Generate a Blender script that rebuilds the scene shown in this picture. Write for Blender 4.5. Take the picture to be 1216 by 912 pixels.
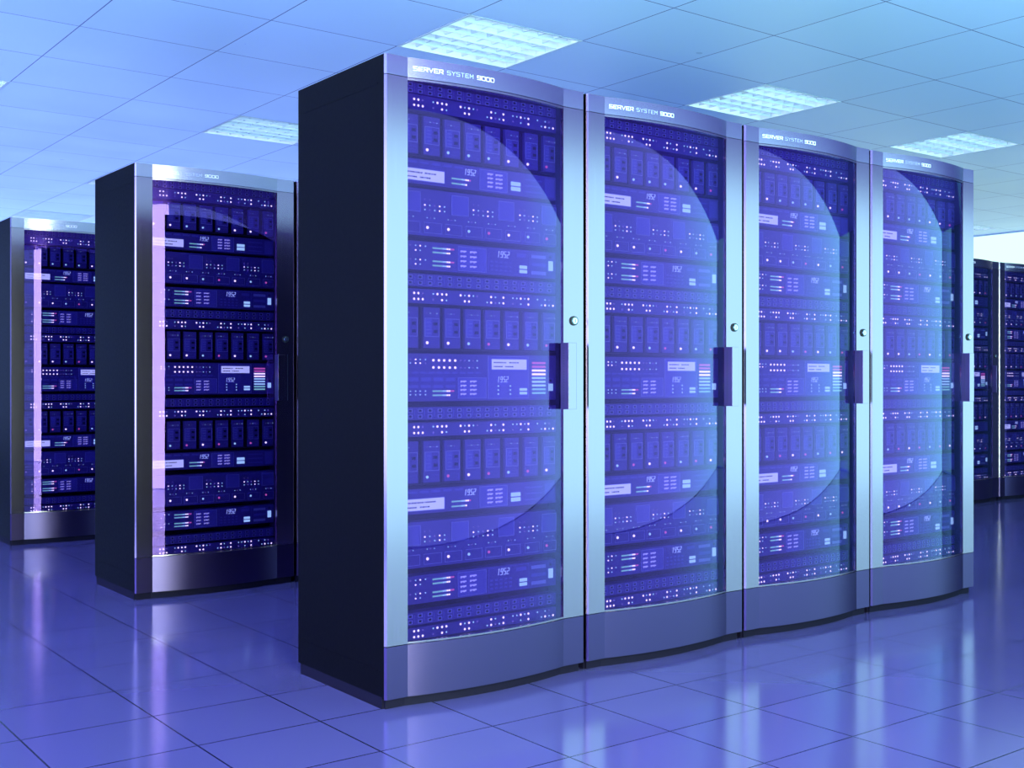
import bpy, math, random
from mathutils import Vector
random.seed(7)
S = bpy.context.scene
for o in list(bpy.data.objects):
    bpy.data.objects.remove(o)

# ------------------------------------------------------------------ camera
# world x runs along the rows of racks, y away from the front row, z up; metres
RW, PITCH, DEPTH, HT, ROWGAP = .815, .8293, .6403, 2.11, 2.4421
CEIL, TILE = 2.809, .6905
cam = bpy.data.cameras.new('camera')
cam.sensor_width = 36
cam.lens = 1393.11 / 1216 * 36
cam.shift_x = (608 - 716.26) / 1216
cam.shift_y = (452.25 - 456) / 1216
cam.clip_start = .02
co = bpy.data.objects.new('camera', cam)
co.location = (-1.8502, -3.3432, 1.0591)
co.rotation_euler = (math.pi / 2, 0, -math.radians(39.48))
S.collection.objects.link(co)
S.camera = co

# ------------------------------------------------------------------ world, exposure, light levels
w = bpy.data.worlds.new('world')
S.world = w
w.use_nodes = True
w.node_tree.nodes['Background'].inputs[0].default_value = (.05, .07, .2, 1)
w.node_tree.nodes['Background'].inputs[1].default_value = .3
S.view_settings.view_transform = 'Standard'
S.view_settings.look = 'None'
S.view_settings.exposure = 0
S.view_settings.gamma = 1
S.view_settings.use_curve_mapping = False

GLAZE = ((1.45, 3.8, 4.0), 1.0)        # long frosted glazing behind the viewer
GLAZE_NEAR = ((1.15, 1.9, 1.3), 17.0)   # brighter pane at its left end
GLAZE_SIDE = ((1.2, 2.9, 3.8), .3)
FILL_LEFT = ((.8, 1.2, 2.7), 3.6)  # unseen glow on the left wall, added to lift the ceiling
FILL_BACK = ((.6, 1.0, 2.3), 1.6)  # unseen glow on the back wall, added for ceiling and floor
GLAZE_FAR = ((.66, 1.0, .93), 1.3)
TROFFER = ((.9, 1.08, 1.3), 4.2)

# ------------------------------------------------------------------ materials
def newmat(name):
    m = bpy.data.materials.new(name)
    m.use_nodes = True
    nt = m.node_tree
    return m, nt, nt.nodes, nt.links, nt.nodes['Principled BSDF']

def plain(name, col, rough=.5, metal=0., spec=.5, emit=None, es=0., noise=0.):
    m, nt, N, L, b = newmat(name)
    b.inputs['Base Color'].default_value = (*col, 1)
    b.inputs['Roughness'].default_value = rough
    b.inputs['Metallic'].default_value = metal
    b.inputs['Specular IOR Level'].default_value = spec
    if emit:
        b.inputs['Emission Color'].default_value = (*emit, 1)
        b.inputs['Emission Strength'].default_value = es
    if noise:
        t = N.new('ShaderNodeTexCoord')
        n = N.new('ShaderNodeTexNoise')
        n.inputs['Scale'].default_value = 60
        L.new(t.outputs['Object'], n.inputs['Vector'])
        r = N.new('ShaderNodeMapRange')
        r.inputs['To Min'].default_value = rough - noise
        r.inputs['To Max'].default_value = rough + noise
        L.new(n.outputs['Fac'], r.inputs['Value'])
        L.new(r.outputs['Result'], b.inputs['Roughness'])
    return m

def brushed(name, col, rough):
    """metal brushed lengthwise: fine streaks stretched along z"""
    m, nt, N, L, b = newmat(name)
    b.inputs['Metallic'].default_value = 1
    b.inputs['Base Color'].default_value = (*col, 1)
    t = N.new('ShaderNodeTexCoord')
    mp = N.new('ShaderNodeMapping')
    mp.inputs['Scale'].default_value = (260, 260, 2)
    n = N.new('ShaderNodeTexNoise')
    n.inputs['Scale'].default_value = 1
    L.new(t.outputs['Object'], mp.inputs['Vector'])
    L.new(mp.outputs['Vector'], n.inputs['Vector'])
    r = N.new('ShaderNodeMapRange')
    r.inputs['To Min'].default_value = rough - .04
    r.inputs['To Max'].default_value = rough + .04
    L.new(n.outputs['Fac'], r.inputs['Value'])
    L.new(r.outputs['Result'], b.inputs['Roughness'])
    return m

def tiled(name, col, line, off, pitch, wid, rough, spec, rvar=.0, coat=0., cvar=0.):
    """flat tiles with thin dark joints, laid out in world metres"""
    m, nt, N, L, b = newmat(name)
    t = N.new('ShaderNodeNewGeometry')
    sp = N.new('ShaderNodeSeparateXYZ')
    L.new(t.outputs['Position'], sp.inputs[0])
    def mth(op, a, bb=None, c=None):
        n = N.new('ShaderNodeMath')
        n.operation = op
        for i, v in enumerate((a, bb, c)):
            if v is None: continue
            if isinstance(v, (int, float)): n.inputs[i].default_value = v
            else: L.new(v, n.inputs[i])
        return n.outputs[0]
    ds, ids = [], []
    for k in (0, 1):
        q = mth('DIVIDE', mth('SUBTRACT', sp.outputs[k], off[k]), pitch)
        ids.append(mth('FLOOR', q))
        fr = mth('FRACT', q)
        ds.append(mth('MINIMUM', fr, mth('SUBTRACT', 1.0, fr)))
    d = mth('MINIMUM', ds[0], ds[1])
    mask = mth('LESS_THAN', d, wid / pitch / 2)
    # slight tile to tile variation
    cb = N.new('ShaderNodeCombineXYZ')
    L.new(ids[0], cb.inputs[0]); L.new(ids[1], cb.inputs[1])
    wn = N.new('ShaderNodeTexWhiteNoise')
    L.new(cb.outputs[0], wn.inputs['Vector'])
    hsv = N.new('ShaderNodeHueSaturation')
    hsv.inputs['Color'].default_value = (*col, 1)
    mr = N.new('ShaderNodeMapRange')
    mr.inputs['To Min'].default_value = 1 - cvar
    mr.inputs['To Max'].default_value = 1 + cvar
    L.new(wn.outputs['Value'], mr.inputs['Value'])
    L.new(mr.outputs['Result'], hsv.inputs['Value'])
    mx = N.new('ShaderNodeMix')
    mx.data_type = 'RGBA'
    L.new(mask, mx.inputs['Factor'])
    L.new(hsv.outputs['Color'], mx.inputs['A'])
    mx.inputs['B'].default_value = (*line, 1)
    L.new(mx.outputs['Result'], b.inputs['Base Color'])
    nz = N.new('ShaderNodeTexNoise')
    nz.inputs['Scale'].default_value = 2.2
    L.new(t.outputs['Position'], nz.inputs['Vector'])
    rr = N.new('ShaderNodeMapRange')
    rr.inputs['To Min'].default_value = rough - rvar
    rr.inputs['To Max'].default_value = rough + rvar
    L.new(nz.outputs['Fac'], rr.inputs['Value'])
    ad = mth('ADD', rr.outputs['Result'], mth('MULTIPLY', mask, .1))
    L.new(ad, b.inputs['Roughness'])
    b.inputs['Specular IOR Level'].default_value = min(spec, .5)
    if spec >= 1: b.inputs['IOR'].default_value = 2.15
    return m

def glow(name, col, s):
    m, nt, N, L, b = newmat(name)
    N.remove(b)
    e = N.new('ShaderNodeEmission')
    e.inputs[0].default_value = (*col, 1)
    e.inputs[1].default_value = s
    L.new(e.outputs[0], N['Material Output'].inputs[0])
    return m

def coated_glass(name):
    """dark violet coated glazing: mirror share and whiteness rise with angle"""
    m, nt, N, L, b = newmat(name)
    N.remove(b)
    lw = N.new('ShaderNodeLayerWeight')
    lw.inputs['Blend'].default_value = .5
    tr = N.new('ShaderNodeBsdfTransparent')
    tr.inputs[0].default_value = (.55, .50, .68, 1)
    gl = N.new('ShaderNodeBsdfGlossy')
    gl.inputs['Roughness'].default_value = .015
    rc = N.new('ShaderNodeValToRGB')
    e = rc.color_ramp.elements
    e[0].position, e[0].color = .25, (.60, .27, 1, 1)
    e[1].position, e[1].color = .60, (.6, .8, 1, 1)
    L.new(lw.outputs['Facing'], rc.inputs[0])
    L.new(rc.outputs[0], gl.inputs[0])
    rf = N.new('ShaderNodeValToRGB')
    f = rf.color_ramp.elements
    f[0].position, f[0].color = .10, (.040, .040, .040, 1)
    f[1].position, f[1].color = 1.0, (.5, .5, .5, 1)
    k = rf.color_ramp.elements.new(.5)
    k.color = (.135, .135, .135, 1)
    L.new(lw.outputs['Facing'], rf.inputs[0])
    mx = N.new('ShaderNodeMixShader')
    L.new(rf.outputs[0], mx.inputs[0])
    L.new(tr.outputs[0], mx.inputs[1])
    L.new(gl.outputs[0], mx.inputs[2])
    L.new(mx.outputs[0], N['Material Output'].inputs[0])
    return m

M = dict(
    steel=brushed('brushed_steel', (.33, .225, .31), .2),
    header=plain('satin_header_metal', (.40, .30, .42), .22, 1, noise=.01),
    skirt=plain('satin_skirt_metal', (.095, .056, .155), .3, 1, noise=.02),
    black=plain('black_powder_coat', (.0016, .0007, .0022), .5, 0, .05, noise=.06),
    back=plain('dark_rear_mesh', (.004, .002, .05), .45, 0, .3),
    liner=plain('dark_liner', (.04, .04, .09), .45, 0, .3),
    cavity=plain('rack_interior', (.006, .006, .012), .7, 0, .1),
    plinth=plain('plinth_grey', (.010, .0055, .018), .6, 0, .08),
    face=plain('unit_face', (.135, .095, .47), .5, .0, .3, noise=.05),
    pad=plain('unit_panel', (.19, .155, .70), .45, .0, .3),
    line=plain('unit_outline', (.45, .45, 1.0), .4, .0, .4),
    dark=plain('dark_socket', (.01, .01, .05), .5),
    print=plain('keypad_print', (.7, .65, .9), .5, emit=(.6, .65, .95), es=1.1),
    lcd=plain('display_glass', (.35, .45, .65), .3, emit=(.6, .75, .95), es=2.1),
    lcdink=plain('display_ink', (.05, .05, .15), .4),
    digit=plain('digit_segment', (.2, .3, .4), .4, emit=(.5, .75, 1), es=2.6),
    white=glow('lamp_white', (1, .97, 1), 3.5),
    cyan=glow('lamp_cyan', (.45, .9, 1), 2.3),
    green=glow('lamp_green', (.3, .85, .7), 1.9),
    pink=glow('lamp_pink', (.9, .2, .65), 1.6),
    dim=glow('lamp_dim', (.35, .3, .9), 1.3),
    letter=plain('header_lettering', (.85, .85, .95), .5, emit=(.9, .85, 1), es=.35),  # painted letters, faint glow added so they read brighter
    letter_thin=plain('thin_lettering', (.5, .5, .8), .5, emit=(.5, .5, .9), es=.1),  # thin painted letters, slight glow added as well
    chrome=plain('lock_chrome', (.7, .75, .85), .15, 1),
    grip=plain('handle_grip', (.07, .04, .16), .4, .3, .5),  # dark tone stands in for the dark reflection on the handle's side
    rubber=plain('black_rubber', (.01, .01, .015), .6),
    glass=coated_glass('coated_glass'),
    ceiling=tiled('ceiling_tile', (.62, .76, 1.0), (.08, .11, .34), (-.8548, .0053), TILE, .006, .3, .2, .05, cvar=.03),
    floor=tiled('floor_tile', (.13, .095, .28), (.010, .007, .04), (.560, -.350), .3845, .0055, .13, 1.0, .02, cvar=.03),
    wall=plain('wall_paint', (.42, .48, .78), .6, 0, .3, noise=.04),
    darkwall=plain('dark_wall_paint', (.05, .05, .14), .5, 0, .3, noise=.04),
    louver=plain('louver_blade', (.72, .78, .85), .35, .2),
    housing=plain('fitting_housing', (.75, .8, .85), .5),
    frame=plain('window_frame', (.45, .5, .6), .4, .6),
    bulkhead=plain('bulkhead_paint', (.24, .115, .56), .6, 0, .2, noise=.04),
    skirting=plain('skirting_paint', (.12, .12, .3), .5),
    tube=glow('lamp_tube', *TROFFER),
    g1=glow('frosted_glazing', *GLAZE),
    g2=glow('bright_frosted_glazing', *GLAZE_NEAR),
    g3=glow('side_frosted_glazing', *GLAZE_SIDE),
    g5=glow('back_fill_glow', *FILL_BACK),
    g6=glow('left_fill_glow', *FILL_LEFT),
    g4=glow('far_frosted_glazing', *GLAZE_FAR),
)

# ------------------------------------------------------------------ mesh helper
class MB:
    def __init__(s):
        s.v, s.f, s.m, s.mats = [], [], [], []
    def mi(s, mat):
        if mat not in s.mats: s.mats.append(mat)
        return s.mats.index(mat)
    def face(s, pts, mat):
        n = len(s.v)
        s.v += [tuple(p) for p in pts]
        s.f.append(list(range(n, n + len(pts))))
        s.m.append(s.mi(mat))
    def box(s, x0, x1, y0, y1, z0, z1, mat):
        n = len(s.v)
        s.v += [(x, y, z) for z in (z0, z1) for x, y in ((x0, y0), (x1, y0), (x1, y1), (x0, y1))]
        for q in ((3, 2, 1, 0), (4, 5, 6, 7), (0, 1, 5, 4), (1, 2, 6, 5), (2, 3, 7, 6), (3, 0, 4, 7)):
            s.f.append([n + i for i in q])
            s.m.append(s.mi(mat))
    def prism(s, prof, z0, z1, mat, caps=True):
        """closed plan outline (counter-clockwise seen from above) raised from z0 to z1"""
        n, k = len(s.v), len(prof)
        s.v += [(x, y, z0) for x, y in prof] + [(x, y, z1) for x, y in prof]
        for i in range(k):
            j = (i + 1) % k
            s.f.append([n + i, n + j, n + k + j, n + k + i])
            s.m.append(s.mi(mat))
        if caps:
            s.f.append([n + i for i in reversed(range(k))]); s.m.append(s.mi(mat))
            s.f.append([n + k + i for i in range(k)]); s.m.append(s.mi(mat))
    def disc(s, x, z, r, y0, y1, mat, k=10, r1=None):
        """short round stud standing out of a face at depth y0 to depth y1 (towards the viewer)"""
        n = len(s.v)
        r1 = r if r1 is None else r1
        for y, rr in ((y0, r), (y1, r1)):
            s.v += [(x + rr * math.cos(2 * math.pi * i / k), y, z + rr * math.sin(2 * math.pi * i / k)) for i in range(k)]
        for i in range(k):
            j = (i + 1) % k
            s.f.append([n + i, n + j, n + k + j, n + k + i]); s.m.append(s.mi(mat))
        s.f.append([n + k + i for i in range(k)]); s.m.append(s.mi(mat))
    def ring(s, x0, x1, z0, z1, w, y0, y1, mat):
        s.box(x0, x1, y0, y1, z0, z0 + w, mat); s.box(x0, x1, y0, y1, z1 - w, z1, mat)
        s.box(x0, x0 + w, y0, y1, z0 + w, z1 - w, mat); s.box(x1 - w, x1, y0, y1, z0 + w, z1 - w, mat)
    def build(s, name, parent=None, smooth=False, bevel=0):
        me = bpy.data.meshes.new(name)
        me.from_pydata(s.v, [], s.f)
        for m in s.mats: me.materials.append(M[m])
        me.polygons.foreach_set('material_index', s.m)
        if smooth:
            me.polygons.foreach_set('use_smooth', [True] * len(s.f))
        me.update()
        o = bpy.data.objects.new(name, me)
        S.collection.objects.link(o)
        o.parent = parent
        if smooth:
            md = o.modifiers.new('weld', 'WELD'); md.merge_threshold = 1e-5
        if bevel:
            b = o.modifiers.new('bevel', 'BEVEL')
            b.width, b.segments, b.limit_method = bevel, 2, 'ANGLE'
        return o

def tag(o, label, cat, group=None):
    o['label'], o['category'] = label, cat
    if group: o['group'] = group
    return o

def structure(o):
    o['kind'] = 'structure'
    return o

# ------------------------------------------------------------------ stroke lettering
GL = {
    'S': [[(1, 1), (.08, 1), (0, .9), (0, .55), (.92, .5), (1, .42), (1, .08), (.92, 0), (0, 0)]],
    'E': [[(1, 1), (0, 1), (0, 0), (1, 0)], [(0, .5), (.85, .5)]],
    'R': [[(0, 0), (0, 1), (.92, 1), (1, .9), (1, .55), (.92, .45), (0, .45)], [(.5, .45), (1, 0)]],
    'V': [[(0, 1), (.5, 0), (1, 1)]],
    'Y': [[(0, 1), (.5, .5), (1, 1)], [(.5, .5), (.5, 0)]],
    'T': [[(0, 1), (1, 1)], [(.5, 1), (.5, 0)]],
    'M': [[(0, 0), (0, 1), (.5, .4), (1, 1), (1, 0)]],
    '9': [[(0, 0), (.92, 0), (1, .08), (1, .92), (.92, 1), (.08, 1), (0, .92), (0, .55), (.08, .48), (1, .48)]],
    '0': [[(.08, 0), (.92, 0), (1, .08), (1, .92), (.92, 1), (.08, 1), (0, .92), (0, .08), (.08, 0)]],
    '1': [[(.35, .85), (.6, 1), (.6, 0)]],
    '5': [[(1, 1), (0, 1), (0, .52), (1, .52), (1, 0), (0, 0)]],
    '2': [[(0, 1), (1, 1), (1, .5), (0, .5), (0, 0), (1, 0)]],
}
def strokes(mb, text, x0, z0, cw, gap, h, t, mat, yf, slant=0., th=.0008):
    """write text as flat bars; yf(x) gives the depth of the surface it lies on"""
    x = x0
    for ch in text:
        if ch != ' ':
            for pl in GL[ch]:
                for (a, b), (c, d) in zip(pl, pl[1:]):
                    p = Vector((x + a * cw + slant * b * h, z0 + b * h)); q = Vector((x + c * cw + slant * d * h, z0 + d * h))
                    dr = (q - p).normalized(); n = Vector((-dr.y, dr.x)) * t / 2
                    p = p - dr * t / 2; q = q + dr * t / 2
                    pts = [p - n, q - n, q + n, p + n]
                    f = [(k.x, yf(k.x) - th, k.y) for k in pts]
                    r = [(k.x, yf(k.x) + th * .5, k.y) for k in pts]
                    mb.face(f, mat)
                    for i in range(4):
                        j = (i + 1) % 4
                        mb.face([f[j], f[i], r[i], r[j]], mat)
        x += cw + gap
    return x

# ------------------------------------------------------------------ rack
UL, UR, SAG = .0815, .719, .040
CX = (UL + UR) / 2
HW = (UR - UL) / 2
RAD = (HW * HW + SAG * SAG) / (2 * SAG)
def bow(x, inset=0.):
    """depth of the bowed front at x (negative is towards the viewer)"""
    if x <= UL or x >= UR: return inset
    return -(math.sqrt(RAD * RAD - (x - CX) ** 2) - (RAD - SAG)) + inset
ARC = [UL + (UR - UL) * i / 40 for i in range(41)]
F = .05                                # depth of the unit faces
E0, E1 = .088, .7225                   # unit width

def front_profile(back):
    p = [(.0165, back), (.0165, .0088), (0, .0088), (.0055, 0), (UL, 0)]
    p += [(x, bow(x)) for x in ARC[1:-1]]
    return p + [(UR, 0), (RW - .005, 0), (RW, .005), (RW, .0088), (RW - .0165, .0088), (RW - .0165, back)]

def split_sharp(o):
    """smooth the bow, keep the creases"""
    me = o.data
    me.polygons.foreach_set('use_smooth', [True] * len(me.polygons))
    me.set_sharp_from_angle(angle=math.radians(7))

BL = [.0885, .170, .2516, .3335, .4155, .4990, .5825, .6652]
BR = [.1499, .2336, .3143, .3972, .4780, .5582, .6418, .7200]
def blade_shelf(rack, z0, z1, lamps):
    b = MB()
    b.box(E0 - .004, E1, F + .012, F + .05, z0 - .004, z1 + .004, 'cavity')
    b.box(E0, E1, F, F + .03, z0 - .006, z0 - .003, 'dark')
    s = b.build('blade_shelf', rack)
    h = z1 - z0
    for i in range(8):
        m = MB()
        a, c = BL[i], BR[i]
        m.box(a, c, F, F + .04, z0, z1, 'face')
        m.ring(a + .005, c - .003, z0 + h * .28, z0 + h * .74, .0016, F - .0012, F, 'line')
        m.box(a + .007, a + (c - a) * .5, F - .0008, F, z0 + h * .30, z0 + h * .72, 'pad')
        for q in (.60, .41):                                    # two square sockets
            m.box(a + (c - a) * .62, a + (c - a) * .84, F - .0014, F, z0 + h * q - .005, z0 + h * q + .005, 'dark')
        for q in range(4):                                      # vent slits beside the sockets
            m.box(a + .012, a + (c - a) * .45, F - .0012, F, z0 + h * (.36 + .09 * q), z0 + h * (.36 + .09 * q) + .0012, 'line')
        for q in range(3 if i % 2 == 0 else 4):                 # small lamps at the top
            m.disc(a + .013 + .013 * q, z0 + h * .86, .0016, F, F - .0015, 'cyan' if q % 2 else 'dim', 6)
        m.disc(a + .0145, z0 + h * .13, .0052, F, F - .003, lamps[i], 12, .004)
        m.ring(a + .024, c - .006, z0 + h * .08, z0 + h * .18, .0010, F - .001, F, 'pad')
        m.build('blade_server', s)
    return s

def faceplate(rack, name, z0, z1):
    b = MB()
    b.box(E0, E1, F, F + .05, z0, z1, 'face')
    return b

def dots(par, xs, zs, mats, r=.0021):
    mb = MB()
    k = 0
    for z in zs:
        for x in xs:
            mt = mats[k % len(mats)]
            k += 1
            if mt: mb.disc(x, z, r if mt != 'white' else r * 1.25, F, F - .002, mt, 6)
    mb.build('indicator_lamps', par)

def keypad(par, x0, x1, z0, z1, lx):
    k = MB()
    k.box(x0, x1, F - .002, F, z0, z1, 'pad')
    k.ring(x0, x1, z0, z1, .0012, F - .003, F - .002, 'line')
    h = z1 - z0
    for r in range(4):
        z = z0 + h * (.16 + .2 * r)
        for a, b in lx:
            n = 4
            for q in range(n):
                xx = a + (b - a) * q / n
                k.box(xx, xx + (b - a) / n * .72, F - .0045, F - .002, z + .002 * (q % 2), z + .0065, 'print')
    return k.build('keypad', par)

def readout(par, x, z, h):
    k = MB()
    strokes(k, '1952', x, z, h * .36, h * .28, h, .0013, 'digit', lambda q: F - .001, .18)
    return k.build('number_readout', par)

def screen(par, x0, x1, z0, z1):
    k = MB()
    k.box(x0, x1, F - .003, F, z0, z1, 'lcd')
    k.ring(x0 - .002, x1 + .002, z0 - .002, z1 + .002, .002, F - .004, F, 'line')
    h = z1 - z0
    for r, runs in ((.62, ((.06, .42), (.5, .78))), (.22, ((.06, .30), (.38, .62)))):
        for a, b in runs:
            xx = x0 + (x1 - x0) * a
            while xx < x0 + (x1 - x0) * b:
                wd = random.choice((.003, .005, .007))
                k.box(xx, xx + wd, F - .0036, F - .003, z0 + h * r, z0 + h * (r + .12), 'lcdink')
                xx += wd + .002
    return k.build('display_screen', par)

def meter_rows(par, x0, zs, pitch=.0078, n=9, pink=2):
    k = MB()
    for j, z in enumerate(zs):
        for i in range(n + (pink if j % 2 else 0)):
            mt = 'green' if i < 5 else 'cyan' if i < 7 else 'white' if i < 9 else 'pink'
            k.box(x0 + i * pitch, x0 + i * pitch + .0056, F - .002, F, z, z + .0052, mt)
    return k.build('level_meter', par)

def push_buttons(par, x0, x1, z0, z1):
    k = MB()
    m = (z0 + z1) / 2
    k.box(x0, x1, F - .003, F, z0, m - .002, 'cyan')
    k.box(x0, x1, F - .003, F, m + .002, z1, 'cyan')
    return k.build('lit_button', par)

def power_switch(par, x0, x1, z0, z1):
    k = MB()
    k.box(x0, x1, F - .004, F, z0, z0 + (z1 - z0) * .6, 'cyan')
    k.disc((x0 + x1) / 2, z0 + (z1 - z0) * .85, .0035, F, F - .002, 'dark', 8)
    k.ring(x0 - .003, x1 + .003, z0 - .003, z1 + .003, .001, F - .0015, F, 'pad')
    return k.build('power_switch', par)

def control_a(rack, z0, z1):
    b = faceplate(rack, 'a', z0, z1)
    h = z1 - z0
    for i in range(5):
        b.box(.112 + i * .045, .145 + i * .045, F - .001, F, z1 - h * .17, z1 - h * .08, 'pad')
    for i in range(3):
        b.box(.585, .66, F - .001, F, z0 + h * (.2 + .26 * i), z0 + h * (.26 + .26 * i), 'pad')
    b.box(.672, .716, F - .001, F, z0 + h * .1, z0 + h * .9, 'pad')
    s = b.build('control_unit', rack)
    screen(s, .098, .249, z0 + h * .14, z0 + h * .60)
    meter_rows(s, .2802, (z0 + h * .16, z0 + h * .36), n=8, pink=2)
    readout(s, .330, z0 + h * .62, .019)
    keypad(s, .3917, .5073, z0 + h * .06, z0 + h * .93, ((.424, .447), (.458, .488)))
    push_buttons(s, .5242, .5639, z0 + h * .2, z0 + h * .58)
    return s

def control_b(rack, z0, z1):
    b = faceplate(rack, 'b', z0, z1)
    h = z1 - z0
    b.ring(.4298, .602, z0 + h * .05, z1 - h * .05, .0012, F - .001, F, 'pad')
    for i in range(5):
        for j in range(3):
            b.box(.437 + i * .02, .448 + i * .02, F - .001, F, z0 + h * (.15 + .15 * j), z0 + h * (.22 + .15 * j), 'pad')
    b.box(.548, .59, F - .001, F, z0 + h * .72, z0 + h * .86, 'pad')
    for j in (.12, .42, .72):
        b.box(.6127, .677, F - .001, F, z0 + h * j, z0 + h * (j + .13), 'line' if j != .42 else 'pad')
    s = b.build('control_unit', rack)
    for q in (.2, .68):
        dots(s, (.100, .120, .140, .1574, .1775), (z0 + h * q, z0 + h * (q + .16)),
             ('cyan', None, 'white', 'cyan', None, None, 'dim', 'cyan', 'white', 'cyan'), .0022)
    meter_rows(s, .2054, (z0 + h * .16, z0 + h * .31))
    meter_rows(s, .2054, (z0 + h * .62, z0 + h * .77))
    keypad(s, .3038, .4189, z0 + h * .06, z0 + h * .93, ((.314, .338), (.3525, .380)))
    readout(s, .4656, z0 + h * .66, .021)
    push_buttons(s, .561, .5925, z0 + h * .14, z0 + h * .42)
    power_switch(s, .6889, .7067, z0 + h * .3, z0 + h * .9)
    return s

def control_big(rack, z0, z1):
    b = faceplate(rack, 'c', z0, z1)
    h = z1 - z0
    b.ring(.4271, .6012, z0 + .006, z1 - .005, .0014, F - .0014, F, 'line')
    b.box(.4285, .5998, F - .001, F, z0 + .0074, z1 - .0064, 'pad')
    for i in range(4):
        b.box(.112 + i * .048, .150 + i * .048, F - .001, F, z0 + h * .42, z0 + h * .5, 'pad')
        b.box(.112 + i * .048, .150 + i * .048, F - .001, F, z0 + h * .28, z0 + h * .34, 'pad')
    for i in range(10):
        b.box(.095 + i * .031, .118 + i * .031, F - .001, F, z0 + h * .58, z0 + h * .62, 'pad')
    s = b.build('control_unit', rack)
    dots(s, (.100, .120, .140, .1574, .1775), (z1 - .020, z1 - .032), ('dim', 'dim', 'white', 'cyan', 'cyan', 'cyan', 'cyan', 'white', 'white'), .0022)
    dots(s, (.208, .2295, .2501, .2719, .2938), (z1 - .022, z1 - .046), ('white',), .0036)
    dots(s, (.3159, .3328, .3499, .3659, .3826), (z1 - .022, z1 - .046), ('dim', 'dim', 'cyan', 'dim', 'cyan'), .0024)
    dots(s, (.100, .120, .140, .1574, .1775), (z0 + .022, z0 + .034), ('cyan',), .0022)
    for q in (.470, .521):
        dots(s, (q,), (z0 + .022, z0 + .036, z0 + .050), ('cyan',), .003)
    meter_rows(s, .2054, (z0 + .017, z0 + .031))
    keypad(s, .3038, .4189, z0 + .008, z0 + h * .50, ((.314, .338), (.3525, .380)))
    screen(s, .4408, .5897, z0 + h * .68, z0 + h * .90)
    readout(s, .4656, z0 + h * .40, .019)
    push_buttons(s, .561, .5925, z0 + .020, z0 + .042)
    k = MB()
    for i in range(9):
        mt = ('green', 'green', 'cyan', 'cyan', 'cyan', 'white', 'white', 'pink', 'pink')[i]
        z = z0 + .021 + i * .0134
        k.box(.6156, .6741, F - .003, F, z, z + .0072, mt)
    k.ring(.609, .681, z0 + .014, z1 - .010, .001, F - .001, F, 'pad')
    k.build('level_meter', s)
    power_switch(s, .6889, .7067, z0 + .032, z0 + .075)
    return s

def drive_unit(rack, z0, z1, lamps):
    b = faceplate(rack, 'd', z0, z1)
    h = z1 - z0
    for a, c in ((.0885, .1574), (.2776, .3461), (.4684, .5355), (.6564, .7216)):
        b.box(a, c, F - .003, F, z0 + h * .50, z0 + h * .93, 'pad')
        b.ring(a, c, z0 + h * .50, z0 + h * .93, .0013, F - .004, F - .003, 'line')
    s = b.build('drive_unit', rack)
    for a, c in ((.175, .2516), (.3675, .4463), (.5627, .6389)):
        xs = [a + (c - a) * i / 4 for i in range(5)]
        dots(s, xs, (z0 + h * .56, z0 + h * .66), ('cyan', 'dim', 'cyan', 'white', 'cyan', 'white', 'cyan', 'dim', 'white'), .0024)
        dots(s, xs[:2], (z0 + h * .78,), ('dim',), .0018)
    for a in BL:
        dots(s, (a + .014, a + .027, a + .042), (z0 + h * .39,), ('cyan', 'dim', 'cyan'), .0018)
    for i in range(8):
        m = MB()
        a, c = BL[i], min(BR[i] + .006, .7215)
        m.box(a, c, F - .002, F, z0 + h * .06, z0 + h * .29, 'face')
        m.ring(a, c, z0 + h * .06, z0 + h * .29, .0012, F - .003, F - .002, 'line')
        m.disc(a + .0145, z0 + h * .18, .0052, F - .002, F - .005, lamps[i], 12, .004)
        m.build('push_button', s)
    return s

def port_panel(rack, z0, z1):
    b = faceplate(rack, 'p', z0, z1)
    s = b.build('port_panel', rack)
    zm = (z0 + z1) / 2
    for x in (.12, .1574, .1953, .2336, .2724, .3106, .3488, .3874, .4244, .4628, .5017, .5395, .577, .6145, .6535, .6918):
        k = MB()
        for z in (zm - .0155, zm + .0035):
            k.ring(x - .008, x + .008, z, z + .012, .0015, F - .0015, F, 'line')
            k.box(x - .004, x + .004, F - .001, F, z + .003, z + .009, 'dark')
        k.box(x + .014, x + .017, F - .001, F, zm - .01, zm + .012, 'pad')
        k.build('port', s)
    return s

LEDG = ((.1349, .1509, .1675), (.208, .2243, .2423, .2594), (.3159, .3328, .3499, .3675, .3836),
        (.4244, .4408, .4584, .475, .4923), (.5327, .5497, .5667, .5839, .6), (.64, .6576, .6741, .6918, .7096))
LEDA = ('WWd', 'cWWW', 'WcWcd', ' Wc W', 'ccWcW', 'c cd ')
LEDB = ('WWW', 'd Wc', ' WW  ', 'cWdcW', 'd c W', ' cWcW')
def lamp_panel(rack, z0, z1):
    b = faceplate(rack, 'l', z0, z1)
    s = b.build('lamp_panel', rack)
    zm = (z0 + z1) / 2
    for g, xs in enumerate(LEDG):
        k = MB()
        for rows, z in ((LEDA, zm + .0095), (LEDB, zm - .0100)):
            for x, c in zip(xs, rows[g]):
                if c == ' ': continue
                mt = {'W': 'white', 'c': 'cyan', 'd': 'dim'}[c]
                k.disc(x, z, .0042 if c == 'W' else .003, F, F - .002, mt, 8, .003 if c == 'W' else .0022)
        k.build('indicator_lamps', s)
    return s

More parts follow.
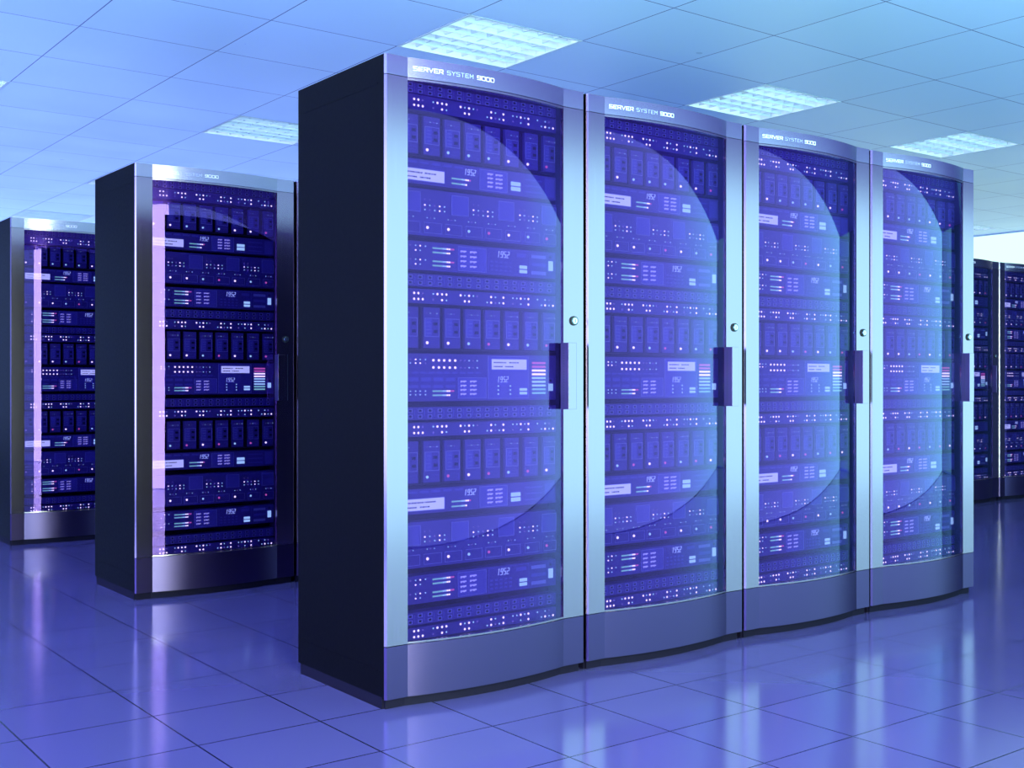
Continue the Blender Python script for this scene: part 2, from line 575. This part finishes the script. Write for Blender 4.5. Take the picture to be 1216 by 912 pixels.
def make_rack():
    root = bpy.data.objects.new('server_rack', None)
    root.empty_display_size = .2
    S.collection.objects.link(root)
    # ---- shell
    b = MB(); b.box(.004, RW - .004, .03, DEPTH - .01, 0, .040, 'plinth')
    pr = [(x, y + .022) for x, y in front_profile(.05)]
    pr = [(min(max(x, .012), RW - .012), y) for x, y in pr]
    b.prism([(.012, .06), *pr[2:-2], (RW - .012, .06)], 0, .040, 'plinth')
    b.build('plinth', root)
    for x0, x1 in ((0, .016), (RW - .016, RW)):
        b = MB()
        b.box(x0, x1, .0090, DEPTH, .040, HT, 'black')
        # pressed recess along the outer face
        xo = x0 - .0008 if x0 == 0 else x1
        b.box(xo, xo + .0008, .05, DEPTH - .03, .12, .125, 'black'); b.box(xo, xo + .0008, .05, DEPTH - .03, 2.02, 2.025, 'black')
        b.build('side_panel', root)
    b = MB(); b.box(.016, RW - .016, .0186, DEPTH, HT - .02, HT - .001, 'black'); b.build('top_panel', root)
    b = MB()
    b.box(.016, RW - .016, DEPTH - .02, DEPTH - .004, .05, HT - .02, 'back')
    for i in range(26):
        z = .12 + i * .073
        b.box(.07, RW - .07, DEPTH - .004, DEPTH, z, z + .012, 'black')
    b.build('rear_panel', root)
    # ---- inside: liner walls and back plane seen in the gaps
    b = MB()
    b.box(.016, RW - .016, F + .05, F + .07, .05, HT - .02, 'cavity')
    b.box(.060, .0845, .021, F + .05, .20, 2.05, 'liner')
    b.box(.7235, .745, .021, F + .05, .20, 2.05, 'liner')
    for i in range(42):                                          # square mounting holes down the right rail
        z = .235 + i * .043
        b.box(.7228, .7236, F - .012, F - .004, z, z + .009, 'dark')
    b.box(.0845, .7235, .012, F + .05, .19, .2, 'liner')
    b.box(.0845, .7235, .015, F + .05, 2.046, 2.05, 'liner')
    b.build('interior_liner', root)
    # ---- header
    b = MB(); b.prism(front_profile(.0185), 2.0455, HT, 'header')
    o = b.build('header', root); split_sharp(o)
    k = MB()
    x = strokes(k, 'SERVER', .100, 2.070, .0128, .0046, .0125, .0019, 'letter', bow)
    x = strokes(k, 'SYSTEM', .215, 2.070, .0118, .0048, .0125, .0012, 'letter_thin', bow)
    strokes(k, '9000', .326, 2.070, .0130, .0045, .0125, .0019, 'letter', bow)
    k.build('lettering', o)
    # ---- skirt below the door
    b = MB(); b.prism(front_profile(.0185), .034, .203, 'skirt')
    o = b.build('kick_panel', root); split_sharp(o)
    # ---- door: stiles with slim rails, glass, handle, lock
    b = MB()
    b.prism([(.0165, .018), (.0165, .0088), (0, .0088), (.0055, 0), (UL, 0), (UL, .018)], .2055, 2.0435, 'steel')
    b.prism([(UR, .018), (UR, 0), (RW - .005, 0), (RW, .005), (RW, .0088), (RW - .0165, .0088), (RW - .0165, .018)], .2055, 2.0435, 'steel')
    for z0, z1 in ((.2055, .211), (2.0365, 2.0435)):
        prof = [(x, bow(x) + .001) for x in ARC] + [(x, bow(x) + .016) for x in reversed(ARC)]
        b.prism(prof, z0, z1, 'steel')
    door = b.build('door', root); split_sharp(door)
    b = MB()
    prof = [(x, bow(x) + .006) for x in ARC] + [(x, bow(x) + .0105) for x in reversed(ARC)]
    n = len(ARC)
    # only the outer skin mirrors; the pane has its real thickness
    b.prism(prof, .2112, 2.0362, 'glass')
    g = b.build('glass_pane', door); split_sharp(g)
    b = MB()
    b.box(.706, .7415, -.043, 0, .9577, 1.195, 'grip')
    b.box(.706, .742, -.047, -.043, .9577, 1.195, 'steel')
    for i in range(24):
        b.box(.7048, .706, -.022, -.016, .966 + i * .0095, .970 + i * .0095, 'liner')
    b.box(.776, .7785, -.0012, 0, .957, 1.197, 'liner')
    b.build('handle', door, bevel=.0015)
    b = MB()
    b.disc(.7651, 1.2761, .0175, .001, -.006, 'rubber', 28, .0165)
    b.disc(.7651, 1.2761, .0120, -.006, -.0085, 'chrome', 28, .0115)
    b.disc(.7651, 1.2761, .0105, -.0085, -.0105, 'chrome', 28, .0100)
    b.box(.7640, .7662, -.0115, -.0104, 1.270, 1.282, 'rubber')
    b.build('lock', door)
    # ---- units from the top down
    L1 = ('white', 'white', 'cyan', 'cyan', 'cyan', 'white', 'white', 'pink')
    L2 = ('dim', 'white', 'white', 'cyan', 'pink', 'white', 'cyan', 'pink')
    L3 = ('dim', 'cyan', 'pink', 'white', 'pink', 'cyan', 'pink', 'white')
    L4 = ('dim', 'white', 'white', 'cyan', 'pink', 'white', 'cyan', 'pink')
    port_panel(root, 2.0125, 2.0450)
    lamp_panel(root, 1.957, 2.008)
    blade_shelf(root, 1.8131, 1.9408, L1)
    control_a(root, 1.7127, 1.7951)
    drive_unit(root, 1.5426, 1.6980, L2)
    control_b(root, 1.4274, 1.5232)
    port_panel(root, 1.3733, 1.4150)
    lamp_panel(root, 1.3165, 1.3650)
    blade_shelf(root, 1.1686, 1.3040, L2)
    control_big(root, .9910, 1.1500)
    port_panel(root, .9294, .9710)
    lamp_panel(root, .8739, .9188)
    blade_shelf(root, .7199, .8581, L3)
    control_a(root, .6175, .6999)
    drive_unit(root, .4383, .5914, L4)
    control_b(root, .3195, .4133)
    port_panel(root, .2501, .2912)
    lamp_panel(root, .2010, .2412)
    return root

def copy_tree(o, parent=None):
    c = o.copy()
    S.collection.objects.link(c)
    c.parent = parent
    for ch in o.children: copy_tree(ch, c)
    return c

# ------------------------------------------------------------------ the room
X0, X1, Y0, Y1 = -5.0, 10.6, -3.66, 11.3
b = MB(); b.face([(X0, Y0, 0), (X1, Y0, 0), (X1, Y1, 0), (X0, Y1, 0)], 'floor')
structure(b.build('floor'))
# ceiling of lay-in tiles, open where a light fitting sits
GX, GY = -.8548, .0053
LX = [GX + TILE * 3 * k for k in range(-2, 6)]
LY = [GY + TILE * (2 + 4 * k) for k in range(0, 4)]
LX = [x for x in LX if X0 < x and x + TILE < X1]
LY = [y for y in LY if Y0 < y and y + TILE < Y1]
b = MB()
xs = sorted({X0, X1} | {v for x in LX for v in (x, x + TILE)})
ys = sorted({Y0, Y1} | {v for y in LY for v in (y, y + TILE)})
for i in range(len(xs) - 1):
    for j in range(len(ys) - 1):
        if xs[i] in LX and ys[j] in LY: continue
        b.face([(xs[i], ys[j + 1], CEIL), (xs[i + 1], ys[j + 1], CEIL), (xs[i + 1], ys[j], CEIL), (xs[i], ys[j], CEIL)], 'ceiling')
structure(b.build('ceiling'))
T = .12
# violet painted bulkhead under the ceiling along the long glazing
b = MB(); b.box(X0, X1, Y0, -.9, CEIL - .02, CEIL - .001, 'bulkhead')
structure(b.build('trim_1'))
# wall behind the viewer: sill, head and two end piers around the long glazing
GX0, GX1, GXM, GZ0, GZ1 = -4.8, X1 - .02, -.12, .002, CEIL - .021
b = MB()
b.box(X0 - T, GX0, Y0 - T, Y0, 0, CEIL, 'wall')
b.box(GX1, X1 + T, Y0 - T, Y0, 0, CEIL, 'wall')
b.box(GX0, GX1, Y0 - T, Y0, 0, GZ0, 'wall')
b.box(GX0, GX1, Y0 - T, Y0, GZ1, CEIL, 'wall')
structure(b.build('wall_front'))
def pane(name, x0, x1, mat):
    b = MB(); b.box(x0, x1, Y0 - .02, Y0 - .004, GZ0, GZ1, mat)
    o = structure(b.build(name))
    k = MB(); k.ring(x0, x1, GZ0, GZ1, .003, Y0 - .022, Y0 - .001, 'frame')
    f = k.build('window_frame', o)
    return o
pane('window_5', GX0, -1.35, 'g1')
pane('window_1', -1.35, GXM, 'g2')
pane('window_2', GXM, GX1, 'g1')
# right wall: glazing round the corner, a dark stretch, and a bright glazed stretch further back
def wall_x(name, x, out, holes, mat, split):
    b = MB()
    xa, xb = (x, x + out) if out > 0 else (x + out, x)
    y = Y0
    for h0, h1, z0, z1 in holes:
        b.box(xa, xb, y, h0, 0, CEIL, mat if y > split else 'darkwall')
        b.box(xa, xb, h0, h1, 0, z0, mat); b.box(xa, xb, h0, h1, z1, CEIL, mat)
        y = h1
    b.box(xa, xb, y, Y1, 0, CEIL, mat)
    return structure(b.build(name))
wall_x('wall_right', X1, T, ((Y0 + .02, -2.3, .02, CEIL - .02), (2.2, 8.8, .5, CEIL - .012)), 'wall', 50)
for nm, y0, y1, z0, z1, mt in (('window_3', Y0 + .02, -2.3, .02, CEIL - .02, 'g3'), ('window_4', 2.2, 8.8, .5, CEIL - .012, 'g4')):
    b = MB(); b.box(X1 + .03, X1 + .04, y0, y1, z0, z1, mt)
    o = structure(b.build(nm))
b = MB()
b.box(X0 - T, X0, Y0, Y0 + .1, 0, CEIL, 'wall'); b.box(X0 - T, X0, 5.5, Y1, 0, CEIL, 'wall')
b.box(X0 - T, X0, Y0 + .1, 5.5, 0, .3, 'wall'); b.box(X0 - T, X0, Y0 + .1, 5.5, CEIL - .01, CEIL, 'wall')
structure(b.build('wall_left'))
b = MB(); b.box(X0 - .04, X0 - .03, Y0 + .1, 5.5, .3, CEIL - .01, 'g6'); structure(b.build('fill_pane_left'))  # glowing sheet added out of view to brighten the ceiling
b = MB()
b.box(X0 - T, -1.5, Y1, Y1 + T, 0, CEIL, 'wall'); b.box(X1 - .1, X1 + T, Y1, Y1 + T, 0, CEIL, 'wall')
b.box(-1.5, X1 - .1, Y1, Y1 + T, 0, .3, 'wall'); b.box(-1.5, X1 - .1, Y1, Y1 + T, CEIL - .01, CEIL, 'wall')
structure(b.build('wall_back'))
b = MB(); b.box(-1.5, X1 - .1, Y1 + .03, Y1 + .04, .3, CEIL - .01, 'g5'); structure(b.build('fill_pane_back'))  # added glowing sheet hidden behind the rows, lights the far ceiling
b = MB(); b.box(X0, X1, Y1 - .015, Y1, 0, .08, 'skirting'); structure(b.build('baseboard_back'))
b = MB(); b.box(X0, X0 + .015, Y0, Y1, 0, .08, 'skirting'); structure(b.build('baseboard_left'))

# ------------------------------------------------------------------ server racks
RACKS = [
    (0, 0, 'nearest server rack, its whole black side panel in view'),
    (0, 1, 'second rack of the bright front row, right beside the nearest one'),
    (0, 2, 'third rack of the bright front row, between the second and the last'),
    (0, 3, 'last rack of the bright front row, at its right end'),
    (1, 0, 'dark rack left of the nearest rack, a white strip reflected down its glass'),
    (1, 1, 'rack showing only a thin black sliver between the dark rack and the nearest rack'),
    (1, 8, 'far rack just beyond the right end of the bright front row'),
    (1, 9, 'far rack cut off by the right edge of the photo'),
    (1, 7, 'rack hidden straight behind the last rack of the bright front row'),
    (2, 0, 'furthest rack at the left edge of the photo, half hidden by the dark rack'),
    (2, 1, 'rack hidden straight behind the dark rack'),
]
GRP = ('racks of the front row', 'racks of the middle row', 'racks of the back row')
proto = make_rack()
for i, (row, k, lab) in enumerate(RACKS):
    r = proto if i == 0 else copy_tree(proto)
    r.location = (k * PITCH, row * ROWGAP, 0)
    tag(r, lab, 'server rack', GRP[row])

# ------------------------------------------------------------------ ceiling lights
def make_light():
    root = bpy.data.objects.new('ceiling_light', None)
    S.collection.objects.link(root)
    t = TILE
    b = MB()                                                    # white tray above the ceiling
    b.box(0, t, 0, t, .10, .105, 'housing')
    for q in ((0, .004, 0, t), (t - .004, t, 0, t), (.004, t - .004, 0, .004), (.004, t - .004, t - .004, t)):
        b.box(*q, 0, .10, 'housing')
    b.build('housing', root)
    b = MB()
    for q in ((0, t, 0, .014), (0, t, t - .014, t), (0, .014, .014, t - .014), (t - .014, t, .014, t - .014)):
        b.box(*q, -.002, .003, 'housing')
    b.build('trim_frame', root)
    for i in range(3):
        c = t * (i + .5) / 3
        b = MB()
        kx = 10
        pts = [(c + .013 * math.cos(2 * math.pi * a / kx), .075 + .013 * math.sin(2 * math.pi * a / kx)) for a in range(kx)]
        for a in range(kx):
            p, q = pts[a], pts[(a + 1) % kx]
            b.face([(.02, p[0], p[1]), (.02, q[0], q[1]), (t - .02, q[0], q[1]), (t - .02, p[0], p[1])], 'tube')
        b.build('lamp_tube', root)
    b = MB()                                                    # egg-crate louver with tapered blades
    n = 7
    for i in range(1, n):
        c = .014 + (t - .028) * i / n
        for lo, hi, z0, z1 in ((.0015, .009, .002, .045),):
            # blades along x: narrow below, wide above
            b.v += [(.014, c - lo, z0), (t - .014, c - lo, z0), (t - .014, c + lo, z0), (.014, c + lo, z0),
                    (.014, c - hi, z1), (t - .014, c - hi, z1), (t - .014, c + hi, z1), (.014, c + hi, z1)]
            k = len(b.v) - 8
            for q in ((3, 2, 1, 0), (4, 5, 6, 7), (0, 1, 5, 4), (1, 2, 6, 5), (2, 3, 7, 6), (3, 0, 4, 7)):
                b.f.append([k + a for a in q]); b.m.append(b.mi('louver'))
        b.box(c - .003, c + .003, .014, t - .014, .012, .040, 'louver')
    b.build('louver', root)
    return root
names = {
    (1, 1): 'square louvered ceiling light above the nearest rack, its cells in full view',
    (2, 1): 'louvered ceiling light above the second and third racks of the front row',
    (3, 1): 'louvered ceiling light above the right end of the front row',
    (1, 2): 'pale ceiling light partly hidden by the top of the nearest rack',
    (1, 3): 'ceiling light sliver over the top left corner of the dark rack',
    (0, 2): 'ceiling light showing only a corner at the left edge of the photo',
}
light = None
for x in LX:
    for y in LY:
        kx = round((x - GX) / TILE / 3); ky = round(((y - GY) / TILE - 2) / 4) + 1
        if light is None:
            light = make_light(); r = light
        else:
            r = copy_tree(light)
        r.location = (x, y, CEIL)
        tag(r, names.get((kx, ky), 'louvered ceiling light out of view, line %s and row %s of the grid' %
            (('one', 'two', 'three', 'four', 'five', 'six', 'seven', 'eight')[kx + 2], ('one', 'two', 'three', 'four', 'five')[ky])),
            'ceiling light', 'louvered ceiling lights')
